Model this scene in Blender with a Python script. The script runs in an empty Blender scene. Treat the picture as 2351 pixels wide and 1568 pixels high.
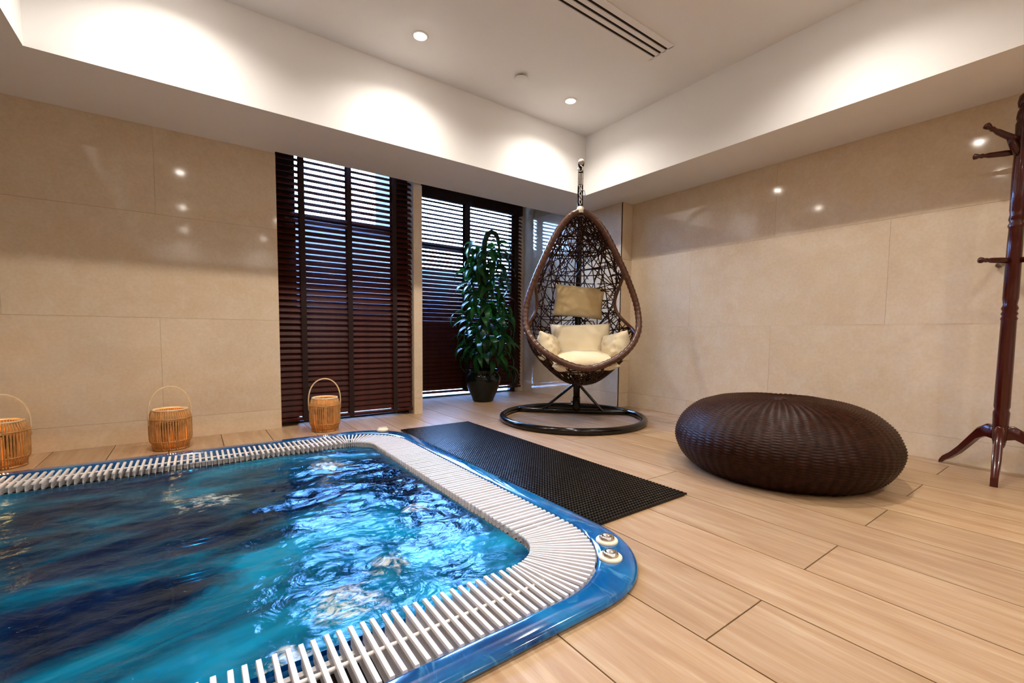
import bpy, bmesh, math, random
from mathutils import Vector, Matrix, noise
random.seed(7)
S = bpy.context.scene
COL = S.collection
PI = math.pi

# ------------------------------------------------------------------ camera
F_PX, PX, PY = 1017.748, 1186.954, 832.099
cam_d = bpy.data.cameras.new('camera')
cam = bpy.data.objects.new('camera', cam_d); COL.objects.link(cam)
cam_d.sensor_width = 36.0
cam_d.lens = F_PX / 2351 * 36.0
cam_d.shift_x = (1175.5 - PX) / 2351
cam_d.shift_y = (PY - 784.0) / 2351
cam_d.clip_start = 0.02
c_f = Vector((0.58902718, 0.80558175, -0.06391423)); c_r = Vector((0.80756206, -0.58970212, 0.00974333)); c_u = Vector((0.02984131, 0.0573538, 0.99790783))
M = Matrix.Identity(4)
for i in range(3):
    M[i][0] = c_r[i]; M[i][1] = c_u[i]; M[i][2] = -c_f[i]
M[0][3], M[1][3], M[2][3] = 0, 0, 0.70
cam.matrix_world = M
S.camera = cam

# ------------------------------------------------------------------ world and view
w = bpy.data.worlds.new('sky'); S.world = w; w.use_nodes = True
bg = w.node_tree.nodes['Background']
bg.inputs[0].default_value = (0.30, 0.52, 1.0, 1); bg.inputs[1].default_value = 95.0
S.view_settings.view_transform = 'Standard'; S.view_settings.look = 'None'
S.view_settings.gamma = 1.0; S.view_settings.use_curve_mapping = False
S.view_settings.exposure = 0.10
S.cycles.max_bounces = 6; S.cycles.diffuse_bounces = 3; S.cycles.glossy_bounces = 3
S.cycles.use_adaptive_sampling = True; S.cycles.adaptive_threshold = 0.05
S.cycles.transparent_max_bounces = 10; S.cycles.sample_clamp_indirect = 20.0
S.cycles.use_denoising = True
LAMP_W = 74.0
LAMP_COL = (1.0, 0.925, 0.835)

# ------------------------------------------------------------------ key sizes (metres)
YW, XW, XP, YP = 3.584, 3.44, 3.30, 2.85       # window wall, right wall, its proud section and where that begins
HS, HC = 1.946, 2.459                          # underside of the dropped border, tray ceiling
XS, YS, XL, YB = 2.882, 2.935, -0.566, -2.90    # inner edges of the dropped border
X0, Y0, YR = -1.60, -3.50, 4.45                # far walls, back of the window recess
TX0, TX1, TY0, TY1 = -1.35, 1.165, 0.735, 3.10 # tub outline

# ------------------------------------------------------------------ helpers
def link(o, parent=None):
    COL.objects.link(o)
    if parent: o.parent = parent
    return o

class MB:
    """collects geometry, builds one mesh object"""
    def __init__(s): s.v = []; s.f = []
    def add(s, vs, fs):
        n = len(s.v); s.v += [tuple(v) for v in vs]; s.f += [tuple(i + n for i in f) for f in fs]; return s
    def box(s, x0, x1, y0, y1, z0, z1):
        return s.add([(x0,y0,z0),(x1,y0,z0),(x1,y1,z0),(x0,y1,z0),(x0,y0,z1),(x1,y0,z1),(x1,y1,z1),(x0,y1,z1)],
                     [(0,3,2,1),(4,5,6,7),(0,1,5,4),(1,2,6,5),(2,3,7,6),(3,0,4,7)])
    def obox(s, c, ax, ay, az):
        c, ax, ay, az = map(Vector, (c, ax, ay, az)); vs = []
        for k in (-1, 1):
            for (i, j) in ((-1,-1),(1,-1),(1,1),(-1,1)): vs.append(c + ax*i + ay*j + az*k)
        return s.add(vs, [(0,3,2,1),(4,5,6,7),(0,1,5,4),(1,2,6,5),(2,3,7,6),(3,0,4,7)])
    def tube(s, pts, r, n=8, closed=False, cap=True, flat=1.0):
        pts = [Vector(p) for p in pts]; m = len(pts)
        rs = r if isinstance(r, (list, tuple)) else [r]*m
        T = []
        for i in range(m):
            a = pts[(i-1) % m] if (closed or i > 0) else pts[i]
            b = pts[(i+1) % m] if (closed or i < m-1) else pts[i]
            t = b - a; T.append(t.normalized() if t.length > 1e-9 else Vector((0,0,1)))
        up = Vector((0,0,1)) if abs(T[0].z) < .9 else Vector((1,0,0))
        nrm = (up - T[0]*up.dot(T[0])).normalized(); vs = []
        for i in range(m):
            nrm = nrm - T[i]*nrm.dot(T[i])
            nrm = nrm.normalized() if nrm.length > 1e-6 else T[i].orthogonal().normalized()
            bi = T[i].cross(nrm)
            for k in range(n):
                a = 2*PI*k/n; vs.append(pts[i] + (nrm*math.cos(a) + bi*math.sin(a)*flat)*rs[i])
        fs = []
        for i in range(m if closed else m-1):
            for k in range(n):
                a = i*n+k; b = i*n+(k+1) % n; j = (i+1) % m
                fs.append((a, b, j*n+(k+1) % n, j*n+k))
        if cap and not closed:
            fs.append(tuple(range(n-1,-1,-1))); fs.append(tuple((m-1)*n+k for k in range(n)))
        return s.add(vs, fs)
    def lathe(s, prof, n=24, c=(0,0,0), z=None):
        c = Vector(c); z = Vector(z or (0,0,1)).normalized(); x = z.orthogonal().normalized() if abs(z.z) < .999 else Vector((1,0,0)); y = z.cross(x)
        vs = []; fs = []
        for (r, h) in prof:
            for k in range(n):
                a = 2*PI*k/n; vs.append(c + z*h + (x*math.cos(a) + y*math.sin(a))*max(r, 1e-5))
        for i in range(len(prof)-1):
            for k in range(n):
                fs.append((i*n+k, i*n+(k+1) % n, (i+1)*n+(k+1) % n, (i+1)*n+k))
        return s.add(vs, fs)
    def prism(s, poly, z0, z1):
        n = len(poly)
        return s.add([(x,y,z0) for x,y in poly] + [(x,y,z1) for x,y in poly],
                     [tuple(range(n-1,-1,-1)), tuple(range(n,2*n))] + [(i,(i+1) % n,(i+1) % n+n,i+n) for i in range(n)])
    def grid(s, nu, nv, fn, cu=False):
        vs = [fn(i/(nu if cu else nu-1), j/(nv-1)) for j in range(nv) for i in range(nu)]; fs = []
        for j in range(nv-1):
            for i in range(nu if cu else nu-1):
                a = j*nu+i; b = j*nu+(i+1) % nu; fs.append((a, b, b+nu, a+nu))
        return s.add(vs, fs)
    def mesh(s, name, mat, smooth=False):
        me = bpy.data.meshes.new(name); me.from_pydata(s.v, [], s.f); me.update()
        if mat: me.materials.append(mat)
        if smooth:
            for p in me.polygons: p.use_smooth = True
        return me
    def build(s, name, mat, parent=None, smooth=False):
        return link(bpy.data.objects.new(name, s.mesh(name, mat, smooth)), parent)

def bevel(o, w, seg=2):
    m = o.modifiers.new('bevel', 'BEVEL'); m.width = w; m.segments = seg; m.limit_method = 'ANGLE'; return o
def shade(o, deg=35):
    for p in o.data.polygons: p.use_smooth = True
    bm = bmesh.new(); bm.from_mesh(o.data); lim = math.radians(deg)
    for e in bm.edges:
        if len(e.link_faces) == 2 and e.calc_face_angle(0) > lim: e.smooth = False
    bm.to_mesh(o.data); bm.free(); return o
def tag(o, label, cat, group=None, kind=None):
    if label: o['label'] = label
    if cat: o['category'] = cat
    if group: o['group'] = group
    if kind: o['kind'] = kind
    return o
def thing(name, label, cat, loc=(0,0,0), rz=0.0, group=None):
    o = bpy.data.objects.new(name, None); o.empty_display_size = .1; link(o)
    o.location = loc; o.rotation_euler = (0,0,rz); return tag(o, label, cat, group)
def struct(o): o['kind'] = 'structure'; return o
def hermite(tab, x):
    if x <= tab[0][0]: return tab[0][1]
    if x >= tab[-1][0]: return tab[-1][1]
    i = 0
    while tab[i+1][0] < x: i += 1
    def sl(k):
        if k <= 0 or k >= len(tab)-1:
            k0 = 0 if k <= 0 else len(tab)-2
            return (tab[k0+1][1]-tab[k0][1])/(tab[k0+1][0]-tab[k0][0])
        return (tab[k+1][1]-tab[k-1][1])/(tab[k+1][0]-tab[k-1][0])
    (xa,ya),(xb,yb) = tab[i],tab[i+1]; h = xb-xa; t = (x-xa)/h
    return ya*(2*t**3-3*t*t+1)+sl(i)*h*(t**3-2*t*t+t)+yb*(3*t*t-2*t**3)+sl(i+1)*h*(t**3-t*t)

# ------------------------------------------------------------------ materials
class NT:
    def __init__(s, name):
        s.m = bpy.data.materials.new(name); s.m.use_nodes = True; s.t = s.m.node_tree
        s.b = s.t.nodes['Principled BSDF']; s.out = s.t.nodes['Material Output']; s._tc = None
    def n(s, typ, **kw):
        nd = s.t.nodes.new(typ)
        for k, v in kw.items(): setattr(nd, k, v)
        return nd
    def l(s, a, b): s.t.links.new(a, b)
    def coord(s, which='Object', scale=(1,1,1), loc=(0,0,0), rot=(0,0,0)):
        if s._tc is None: s._tc = s.n('ShaderNodeTexCoord')
        mp = s.n('ShaderNodeMapping'); s.l(s._tc.outputs[which], mp.inputs[0])
        mp.inputs['Scale'].default_value = scale; mp.inputs['Location'].default_value = loc; mp.inputs['Rotation'].default_value = rot
        return mp.outputs[0]
    def noise(s, vec, scale, detail=4, rough=.5, dist=0.0):
        nd = s.n('ShaderNodeTexNoise'); s.l(vec, nd.inputs['Vector'])
        nd.inputs['Scale'].default_value = scale; nd.inputs['Detail'].default_value = detail
        nd.inputs['Roughness'].default_value = rough; nd.inputs['Distortion'].default_value = dist
        return nd.outputs['Fac']
    def ramp(s, fac, stops):
        nd = s.n('ShaderNodeValToRGB'); s.l(fac, nd.inputs[0]); e = nd.color_ramp.elements
        while len(e) < len(stops): e.new(.5)
        for el, (p, c) in zip(e, stops): el.position = p; el.color = (c[0],c[1],c[2],1) if len(c) == 3 else c
        return nd.outputs[0]
    def mix(s, fac, a, b, mode='MIX'):
        nd = s.n('ShaderNodeMix', data_type='RGBA', blend_type=mode)
        for sock, val in ((nd.inputs[0], fac), (nd.inputs[6], a), (nd.inputs[7], b)):
            if hasattr(val, 'is_linked') or hasattr(val, 'links'): s.l(val, sock)
            elif isinstance(val, (int, float)): sock.default_value = val
            else: sock.default_value = (*val, 1)
        return nd.outputs[2]
    def math(s, op, a, b=0.0, c=None, clamp=False):
        nd = s.n('ShaderNodeMath', operation=op, use_clamp=clamp)
        for sock, val in zip(nd.inputs, (a, b) if c is None else (a, b, c)):
            if isinstance(val, (int, float)): sock.default_value = val
            else: s.l(val, sock)
        return nd.outputs[0]
    def bump(s, h, strength=.3, dist=.01):
        nd = s.n('ShaderNodeBump'); s.l(h, nd.inputs['Height'])
        nd.inputs['Strength'].default_value = strength; nd.inputs['Distance'].default_value = dist
        s.l(nd.outputs[0], s.b.inputs['Normal']); return nd.outputs[0]
    def set(s, **kw):
        for k, v in kw.items():
            k = k.replace('_', ' '); sock = s.b.inputs[k]
            if isinstance(v, (int, float)): sock.default_value = v
            elif isinstance(v, tuple): sock.default_value = (*v, 1) if len(v) == 3 and k.endswith('Color') else v
            else: s.l(v, sock)
        return s

def simple(name, col, rough=.5, metal=0.0, var=.12, scale=25, bumpy=0.0, coat=0.0, spec=None):
    t = NT(name); f = t.noise(t.coord(), scale, 5)
    lo = tuple(c*(1-var) for c in col); hi = tuple(min(1, c*(1+var)) for c in col)
    t.set(Base_Color=t.ramp(f, [(.3, lo), (.7, hi)]), Roughness=rough, Metallic=metal, Coat_Weight=coat)
    if spec is not None: t.set(Specular_IOR_Level=spec)
    if bumpy: t.bump(f, bumpy, .004)
    return t.m

M_paint = simple('painted plaster', (.89,.875,.86), .7, var=.015, scale=3)
M_grout = simple('grout', (.58,.45,.30), .6)
M_floorgap = simple('floor joint', (.10,.035,.016), .8)

def mk_marble():
    t = NT('beige marble'); info = t.n('ShaderNodeObjectInfo')
    add = t.n('ShaderNodeVectorMath', operation='ADD'); t.l(t.coord(), add.inputs[0])
    sc = t.n('ShaderNodeVectorMath', operation='SCALE'); t.l(info.outputs['Random'], sc.inputs[0]); sc.inputs['Scale'].default_value = 30
    comb = t.n('ShaderNodeCombineXYZ')
    for i in range(3): t.l(info.outputs['Random'], comb.inputs[i])
    t.l(comb.outputs[0], sc.inputs[0]); t.l(sc.outputs[0], add.inputs[1]); v = add.outputs[0]
    a = t.noise(v, 1.6, 6, .6, .6); b = t.noise(v, 9, 5, .65, .3); c = t.noise(v, 60, 3)
    base = t.ramp(a, [(.3, (.70,.53,.345)), (.55, (.75,.59,.40)), (.75, (.79,.65,.47))])
    base = t.mix(t.ramp(b, [(.45,(0,0,0)),(.62,(.35,.35,.35))]), base, (.82,.70,.54))
    base = t.mix(.10, base, t.ramp(c, [(.3,(.3,.22,.14)),(.7,(.8,.72,.6))]))
    t.set(Base_Color=base, Roughness=.07, Specular_IOR_Level=.5); return t.m
M_marble = mk_marble()

def mk_plank():
    t = NT('oak look plank'); info = t.n('ShaderNodeObjectInfo')
    comb = t.n('ShaderNodeCombineXYZ')
    r = info.outputs['Random']
    for i, k in enumerate((17.0, 43.0, 9.0)): t.l(t.math('MULTIPLY', r, k), comb.inputs[i])
    add = t.n('ShaderNodeVectorMath', operation='ADD'); t.l(t.coord(), add.inputs[0]); t.l(comb.outputs[0], add.inputs[1])
    def m(sx, sy):
        mp = t.n('ShaderNodeMapping'); t.l(add.outputs[0], mp.inputs[0]); mp.inputs['Scale'].default_value = (sx, sy, 1); return mp.outputs[0]
    g1 = t.noise(m(9, .9), 2.2, 6, .6, 1.2)
    g2 = t.noise(m(60, 2.2), 2.0, 3, .6, .3)
    wv = t.n('ShaderNodeTexWave', wave_type='BANDS', bands_direction='X'); t.l(m(1.4, .16), wv.inputs['Vector'])
    wv.inputs['Scale'].default_value = 7; wv.inputs['Distortion'].default_value = 9; wv.inputs['Detail'].default_value = 3; wv.inputs['Detail Scale'].default_value = 1.2
    base = t.ramp(g1, [(.28,(.33,.19,.10)), (.5,(.45,.30,.175)), (.70,(.545,.395,.25))])
    base = t.mix(t.math('MULTIPLY', wv.outputs['Fac'], .22), base, (.44,.25,.12))
    base = t.mix(t.ramp(g2, [(.40,(.42,.42,.42)),(.58,(0,0,0))]), base, (.40,.23,.11))
    tint = t.n('ShaderNodeHueSaturation'); t.l(base, tint.inputs['Color'])
    t.l(t.math('ADD', t.math('MULTIPLY', r, .22), .90), tint.inputs['Value'])
    t.set(Base_Color=tint.outputs[0], Roughness=.34, Specular_IOR_Level=.45)
    t.bump(g2, .08, .002); return t.m
M_plank = mk_plank()

def mk_acrylic():
    t = NT('blue marbled acrylic')
    a = t.noise(t.coord(scale=(1,1,1)), 2.2, 6, .6, 1.6); b = t.noise(t.coord(scale=(1.6,.9,1), rot=(0,0,.5)), 5.5, 8, .62, 2.4)
    base = t.ramp(a, [(.32,(.0,.025,.12)), (.5,(.002,.09,.28)), (.68,(.006,.17,.40))])
    base = t.mix(t.ramp(b, [(.56,(0,0,0)),(.66,(.55,.55,.55)),(.72,(0,0,0))]), base, (.10,.34,.52))
    t.set(Base_Color=base, Roughness=.10, Coat_Weight=.6, Coat_Roughness=.04); return t.m
M_acryl = mk_acrylic()

M_white = simple('white plastic', (.84,.80,.79), .42, var=.03, scale=80, bumpy=.05)
M_cream = simple('cream plastic', (.86,.76,.58), .35, var=.03)
M_chrome = simple('chrome', (.78,.77,.76), .08, 1.0, var=.03)
M_rubber = simple('black rubber', (.010,.008,.007), .30, var=.3)
M_wicker = simple('brown wicker', (.085,.030,.014), .32, var=.45, scale=60)
M_wickerd = simple('dark brown wicker', (.024,.0062,.002), .42, var=.5, scale=40, spec=.16)
M_steel = simple('black painted steel', (.004,.003,.003), .14, var=.2, coat=.15, spec=.35)
M_cushion = simple('cream cotton', (.83,.70,.47), .85, var=.05, scale=300, bumpy=.15)
M_tan = simple('tan cotton pillow', (.66,.50,.26), .85, var=.06, scale=300, bumpy=.15)
M_slat = simple('mahogany slat', (.050,.0075,.003), .42, var=.35, scale=18, spec=.2)
M_tape = simple('blind tape', (.016,.004,.003), .9)
M_frame = simple('dark window frame', (.012,.010,.012), .4)
M_mahog = simple('mahogany', (.050,.0045,.0018), .22, var=.15, scale=12, coat=.4, spec=.3)
M_pot = simple('dark glazed ceramic', (.003,.006,.005), .16, var=.4, coat=.2, spec=.3)
M_soil = simple('soil', (.02,.012,.008), .95, var=.5)
M_stem = simple('mossy stem', (.018,.045,.015), .8, var=.5, bumpy=.4)
M_black = simple('black parts and shaded voids', (.012,.006,.003), .9)  # plain black parts; also puts shade into the diffuser slots and overflow channel
M_bamboo = simple('bamboo', (.52,.25,.075), .5, var=.25, scale=30)
M_pale = simple('pale cane', (.75,.58,.36), .45, var=.1)
M_wax = simple('candle wax', (.85,.75,.6), .5)
M_pave = simple('pale paving', (.75,.76,.78), .8)
M_outw = simple('dark timber fence', (.007,.006,.007), .8, var=.5, scale=4)

def mk_leaf():
    t = NT('glossy leaf'); info = t.n('ShaderNodeObjectInfo'); a = t.noise(t.coord(), 9, 4)
    base = t.ramp(t.math('ADD', t.math('MULTIPLY', a, .5), t.math('MULTIPLY', info.outputs['Random'], .5)),
                  [(.25,(.003,.020,.005)), (.55,(.006,.050,.012)), (.82,(.018,.11,.02)), (.95,(.05,.20,.025))])
    t.set(Base_Color=base, Roughness=.33, Specular_IOR_Level=.3)
    tr = t.n('ShaderNodeBsdfTranslucent'); t.l(t.mix(.5, base, (.05,.25,.02)), tr.inputs[0])
    mx = t.n('ShaderNodeMixShader'); mx.inputs[0].default_value = .22
    t.l(t.b.outputs[0], mx.inputs[1]); t.l(tr.outputs[0], mx.inputs[2]); t.l(mx.outputs[0], t.out.inputs[0]); return t.m
M_leaf = mk_leaf()

def mk_glass(name, tint, ior=1.45, rough=0.0):
    t = NT(name); t.t.nodes.remove(t.b)
    tr = t.n('ShaderNodeBsdfTransparent'); tr.inputs[0].default_value = (*tint, 1)
    gl = t.n('ShaderNodeBsdfGlossy'); gl.inputs['Roughness'].default_value = rough
    fr = t.n('ShaderNodeFresnel'); fr.inputs[0].default_value = ior
    mx = t.n('ShaderNodeMixShader'); t.l(fr.outputs[0], mx.inputs[0]); t.l(tr.outputs[0], mx.inputs[1]); t.l(gl.outputs[0], mx.inputs[2])
    t.l(mx.outputs[0], t.out.inputs[0]); return t.m
M_glass = mk_glass('window glass', (.93,.96,1.0))
M_cup = mk_glass('candle glass', (.97,.93,.86))

def mk_emit(name, col, st):
    t = NT(name); t.set(Base_Color=col, Emission_Color=col, Emission_Strength=st); return t.m
M_lens = mk_emit('lit lamp lens', (1.0,.93,.82), 140)
M_flame = mk_emit('candle flame', (1.0,.62,.25), 40)

JETS = [(.55,2.48,.09), (.03,2.22,.10), (.70,1.66,.05), (.46,1.30,.06), (.30,1.17,.09), (.13,1.03,.05)]
def mk_water():
    t = NT('bubbling water'); t.t.nodes.remove(t.b)
    co = t.coord()
    fine = t.noise(t.coord(scale=(1.0,1.7,1), rot=(0,0,.5)), 34, 5, .6, .8)
    mid = t.noise(t.coord(scale=(1.0,1.3,1), rot=(0,0,.6)), 8, 4, .5, 1.6)
    h = t.math('ADD', mid, t.math('MULTIPLY', fine, .22))
    bp = t.n('ShaderNodeBump'); t.l(h, bp.inputs['Height']); bp.inputs['Strength'].default_value = .6; bp.inputs['Distance'].default_value = .009
    # clear water, tinted by its depth
    tr = t.n('ShaderNodeBsdfTransparent'); tr.inputs[0].default_value = (.05,.36,.60,1)
    # clouds of tiny air bubbles drifting below the surface
    cloud = t.noise(t.coord(scale=(.75,1.35,1), loc=(.3,.1,0), rot=(0,0,.70)), 1.9, 4, .5, 1.1)
    cl = t.math('MULTIPLY', t.math('SUBTRACT', cloud, .40, clamp=True), 4.0, clamp=True)
    df = t.n('ShaderNodeBsdfDiffuse'); t.l(t.mix(cl, (.0,.03,.09), (.002,.26,.44)), df.inputs[0])
    m2 = t.n('ShaderNodeMixShader'); t.l(t.math('ADD', t.math('MULTIPLY', cl, .70), .10), m2.inputs[0]); t.l(tr.outputs[0], m2.inputs[1]); t.l(df.outputs[0], m2.inputs[2])
    # froth: thrown up over the jets, and thin scattered flecks
    d = None
    for (x, y, r) in JETS:
        v = t.n('ShaderNodeVectorMath', operation='DISTANCE'); t.l(co, v.inputs[0]); v.inputs[1].default_value = (x, y, 0)
        k = t.math('SUBTRACT', 1.0, t.math('DIVIDE', t.math('ADD', v.outputs['Value'], t.math('MULTIPLY', t.math('SUBTRACT', mid, .5), r*3.2)), r), clamp=True)
        d = k if d is None else t.math('MAXIMUM', d, k)
    brk = t.noise(t.coord(scale=(1,1.5,1), rot=(0,0,.5)), 22, 5, .65, 1.4)
    froth = t.math('MULTIPLY', t.math('MULTIPLY', d, 2.0, clamp=True), t.math('MULTIPLY', t.math('SUBTRACT', brk, .42, clamp=True), 6.0, clamp=True))
    fleck = t.math('MULTIPLY', t.math('SUBTRACT', t.noise(t.coord(scale=(1.0,2.2,1), rot=(0,0,.6)), 24, 5, .7, 1.4), .655, clamp=True), 8.0, clamp=True)
    patch = t.math('MULTIPLY', t.math('SUBTRACT', t.noise(co, 2.3, 3), .47, clamp=True), 6.0, clamp=True)
    wf = t.n('ShaderNodeBsdfDiffuse'); wf.inputs[0].default_value = (.80,.82,.76,1); t.l(bp.outputs[0], wf.inputs['Normal'])
    m3 = t.n('ShaderNodeMixShader'); t.l(t.math('MAXIMUM', t.math('MULTIPLY', froth, .62), t.math('MULTIPLY', t.math('MULTIPLY', fleck, patch), .7)), m3.inputs[0]); t.l(m2.outputs[0], m3.inputs[1]); t.l(wf.outputs[0], m3.inputs[2])
    gl = t.n('ShaderNodeBsdfGlossy'); gl.inputs['Roughness'].default_value = .02; gl.inputs[0].default_value = (.55,.80,1,1); t.l(bp.outputs[0], gl.inputs['Normal'])
    fr = t.n('ShaderNodeFresnel'); fr.inputs[0].default_value = 1.33; t.l(bp.outputs[0], fr.inputs['Normal'])
    mx = t.n('ShaderNodeMixShader'); t.l(fr.outputs[0], mx.inputs[0]); t.l(m3.outputs[0], mx.inputs[1]); t.l(gl.outputs[0], mx.inputs[2])
    t.l(mx.outputs[0], t.out.inputs[0]); return t.m
M_water = mk_water()

# ------------------------------------------------------------------ room shell
def tub_edge(x, inset=.03):
    """y-limits of the floor opening at x (rounded rectangle), None outside"""
    a, b, c, d = TX0+inset, TX1-inset, TY0+inset, TY1-inset; r = .30
    if x <= a or x >= b: return None
    k = 0.0
    if x < a+r: k = r - math.sqrt(max(0, r*r-(a+r-x)**2))
    if x > b-r: k = r - math.sqrt(max(0, r*r-(x-b+r)**2))
    return c+k, d-k

fb = MB(); xs = [X0] + [TX0+.03 + i*(TX1-TX0-.06)/60 for i in range(61)] + [XW+.1]
for a, b in zip(xs, xs[1:]):
    e = tub_edge((a+b)/2)
    if e is None: fb.box(a, b, Y0, YR, -.10, -.0125)
    else:
        fb.box(a, b, Y0, e[0], -.10, -.0125); fb.box(a, b, e[1], YR, -.10, -.0125)
floor = struct(fb.build('floor', M_floorgap))

PW, PL = .2665, 1.60; px0 = .668 - 9*PW; row = 0
def plank(x0, x1, y0, y1):
    g = .0019; x0 += g; x1 -= g; y0 += g; y1 -= g
    if x1-x0 < .02 or y1-y0 < .02: return
    n = 10; sx = [x0+(x1-x0)*i/n for i in range(n+1)]
    es = [tub_edge(x) for x in sx]
    def out(poly):
        MB().prism(poly, -.0125, 0).build('plank', M_plank, floor)
    if all(e is None for e in es): return out([(x0,y0),(x1,y0),(x1,y1),(x0,y1)])
    if y1 <= TY0+.03 or y0 >= TY1-.03: return out([(x0,y0),(x1,y0),(x1,y1),(x0,y1)])
    ym = (TY0+TY1)/2
    lo = [(x, min(y1, e[0] if e else ym)) for x, e in zip(sx, es)]; hi = [(x, max(y0, e[1] if e else ym)) for x, e in zip(sx, es)]
    if y0 < ym and min(y for _, y in lo) > y0+.005: out([(x0,y0),(x1,y0)] + lo[::-1])
    if y1 > ym and max(y for _, y in hi) < y1-.005: out([(x1,y1),(x0,y1)] + hi)
x = px0; k = 0
while x < XW:
    j0 = .53 + (0 if k % 2 == 0 else PL/2); yy = j0 - 4*PL
    while yy < YR:
        a, b = max(yy, Y0), min(yy+PL, YR)
        if b > a: plank(max(x, X0), min(x+PW, XW), a, b)
        yy += PL
    x += PW; k += 1

def wall(name, x0, x1, y0, y1, z0=-.1, z1=2.6, mat=None):
    return struct(MB().box(x0, x1, y0, y1, z0, z1).build(name, mat or M_grout))
TH = .64; ROWS = [(-.5,.14),(.14,.78),(.78,1.42),(1.42,2.06),(2.06,2.3)]
def tiles(parent, plane, pos, a0, a1, joint, zmax, zmin=0.0):
    """marble slabs 6 mm proud of a wall; plane 'x' = wall facing -x at x=pos, 'y' = wall facing -y at y=pos, 'X'/'Y' facing the other way"""
    W = 1.336; g = .0005
    for k, (z0, z1) in enumerate(ROWS):
        z0 = max(z0, zmin); z1 = min(z1, zmax)
        if z1-z0 < .01: continue
        t = joint + (W/2 if k % 2 else 0); t -= math.ceil((t-a0)/W)*W
        while t < a1:
            p, q = max(t, a0), min(t+W, a1)
            if q-p > .006:
                m = MB(); b = (p+g, q-g)
                if plane == 'x': m.box(pos, pos+.012, b[0], b[1], z0+g, z1-g)
                elif plane == 'X': m.box(pos-.012, pos, b[0], b[1], z0+g, z1-g)
                elif plane == 'y': m.box(b[0], b[1], pos, pos+.012, z0+g, z1-g)
                else: m.box(b[0], b[1], pos-.012, pos, z0+g, z1-g)
                m.build('marble_tile', M_marble, parent)
            t += W
wr = wall('wall_right', XW+.008, XW+.25, Y0, YR+.2)
tiles(wr, 'x', XW, Y0+.02, YP, 2.213, HS)
wp = wall('wall_right_corner', XP+.008, XW+.25, YP+.008, YR+.1)
wp2 = wp
tiles(wp, 'x', XP, YP, YR-.01, YP, 2.3)
for k, (z0, z1) in enumerate(ROWS):
    z0 = max(z0, 0); z1 = min(z1, HS)
    if z1 > z0: MB().box(XP, XW, YP, YP+.012, z0+.001, z1-.001).build('marble_tile', M_marble, wp)
wb = wall('wall_back', X0-.2, .493, YW+.008, YW+.30)
tiles(wb, 'y', YW, X0, .505, .505, HS)
MB().box(.493, .505, YW+.012, YW+.14, 0, 2.2).build('window_reveal', M_marble, wb)
pier = wall('wall_back_pier', 1.533, 1.600, YW+.008, YW+.14); wall('wall_recess_left', 1.533, 1.600, YW+.14, YR+.1, mat=M_outw)
tiles(pier, 'y', YW, 1.528, 1.605, 1.528, HS)
wall('wall_back_lintel', .493, XW+.2, YW+.14, YW+.24, 2.10, 2.6, M_paint)
rb = wall('wall_recess', 1.60, 1.72, YR-.04, YR+.12); wall('wall_recess_side', 3.19, XP+.01, YR-.04, YR+.12)
MB().box(3.185, XP, YR-.055, YR-.0405, 0, 2.3).build('marble_tile', M_marble, bpy.data.objects['wall_recess_side'])
wall('wall_recess_top', 1.60, XP+.01, YR-.06, YR+.12, 2.24, 2.6, M_paint)
wl = wall('wall_left', X0-.2, X0-.004, Y0-.2, YW+.3, mat=M_marble)
wf = wall('wall_front', X0-.2, XW+.25, Y0-.2, Y0-.004, mat=M_paint)
struct(MB().box(X0-.2, XW+.3, Y0-.2, YR+.2, HC, HC+.1).build('ceiling', M_paint))
# dropped border round the tray
def trim(n, *b): return struct(MB().box(*b).build('trim_%d' % n, M_paint))
trim(1, X0, .50, YS, YW, HS, HC); trim(2, .50, XW, YS, YW-.035, HS, HC)
trim(3, XS, XW, YB, YS, HS, HC); trim(4, X0, XL, YB, YS, HS, HC); trim(5, X0, XW, Y0, YB, HS, HC)

# ------------------------------------------------------------------ outside
struct(MB().box(-8, 14, YR+.12, 16, -.25, -.03).build('floor_outside', M_pave))
struct(MB().box(.0, 1.61, YW+.24, YR+.13, -.25, -.03).build('floor_outside_step', M_pave))
struct(MB().box(-6, 2.53, 6.5, 6.65, -.05, 2.25).build('wall_outside', M_outw))
struct(MB().box(2.53, 12, 6.5, 6.65, -.05, 1.72).build('wall_outside_fence', M_outw))

# ------------------------------------------------------------------ windows and blinds
def window(n, x0, x1, y, g0, g1, trans, top=2.2):
    fr = struct(MB().box(x0, g0, y, y+.06, 0, top).box(g1, x1, y, y+.06, 0, top).box(g0, g1, y, y+.06, top-.08, top).box(g0, g1, y, y+.06, -.02, .012).build('window_%d' % n, M_frame))
    MB().box(g0, g1, y-.004, y+.056, trans-.03, trans+.03).build('transom', M_frame, fr)
    MB().box(g0, g1, y+.025, y+.031, .012, trans-.03).build('pane', M_glass, fr)
    MB().box(g0, g1, y+.025, y+.031, trans+.03, top-.08).build('pane', M_glass, fr)
    return fr
window(1, .505, 1.530, YW+.14, .648, 1.425, 1.55)
window(2, 1.72, 3.19, YR-.03, 1.74, 3.13, 1.63, 2.24)

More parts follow.
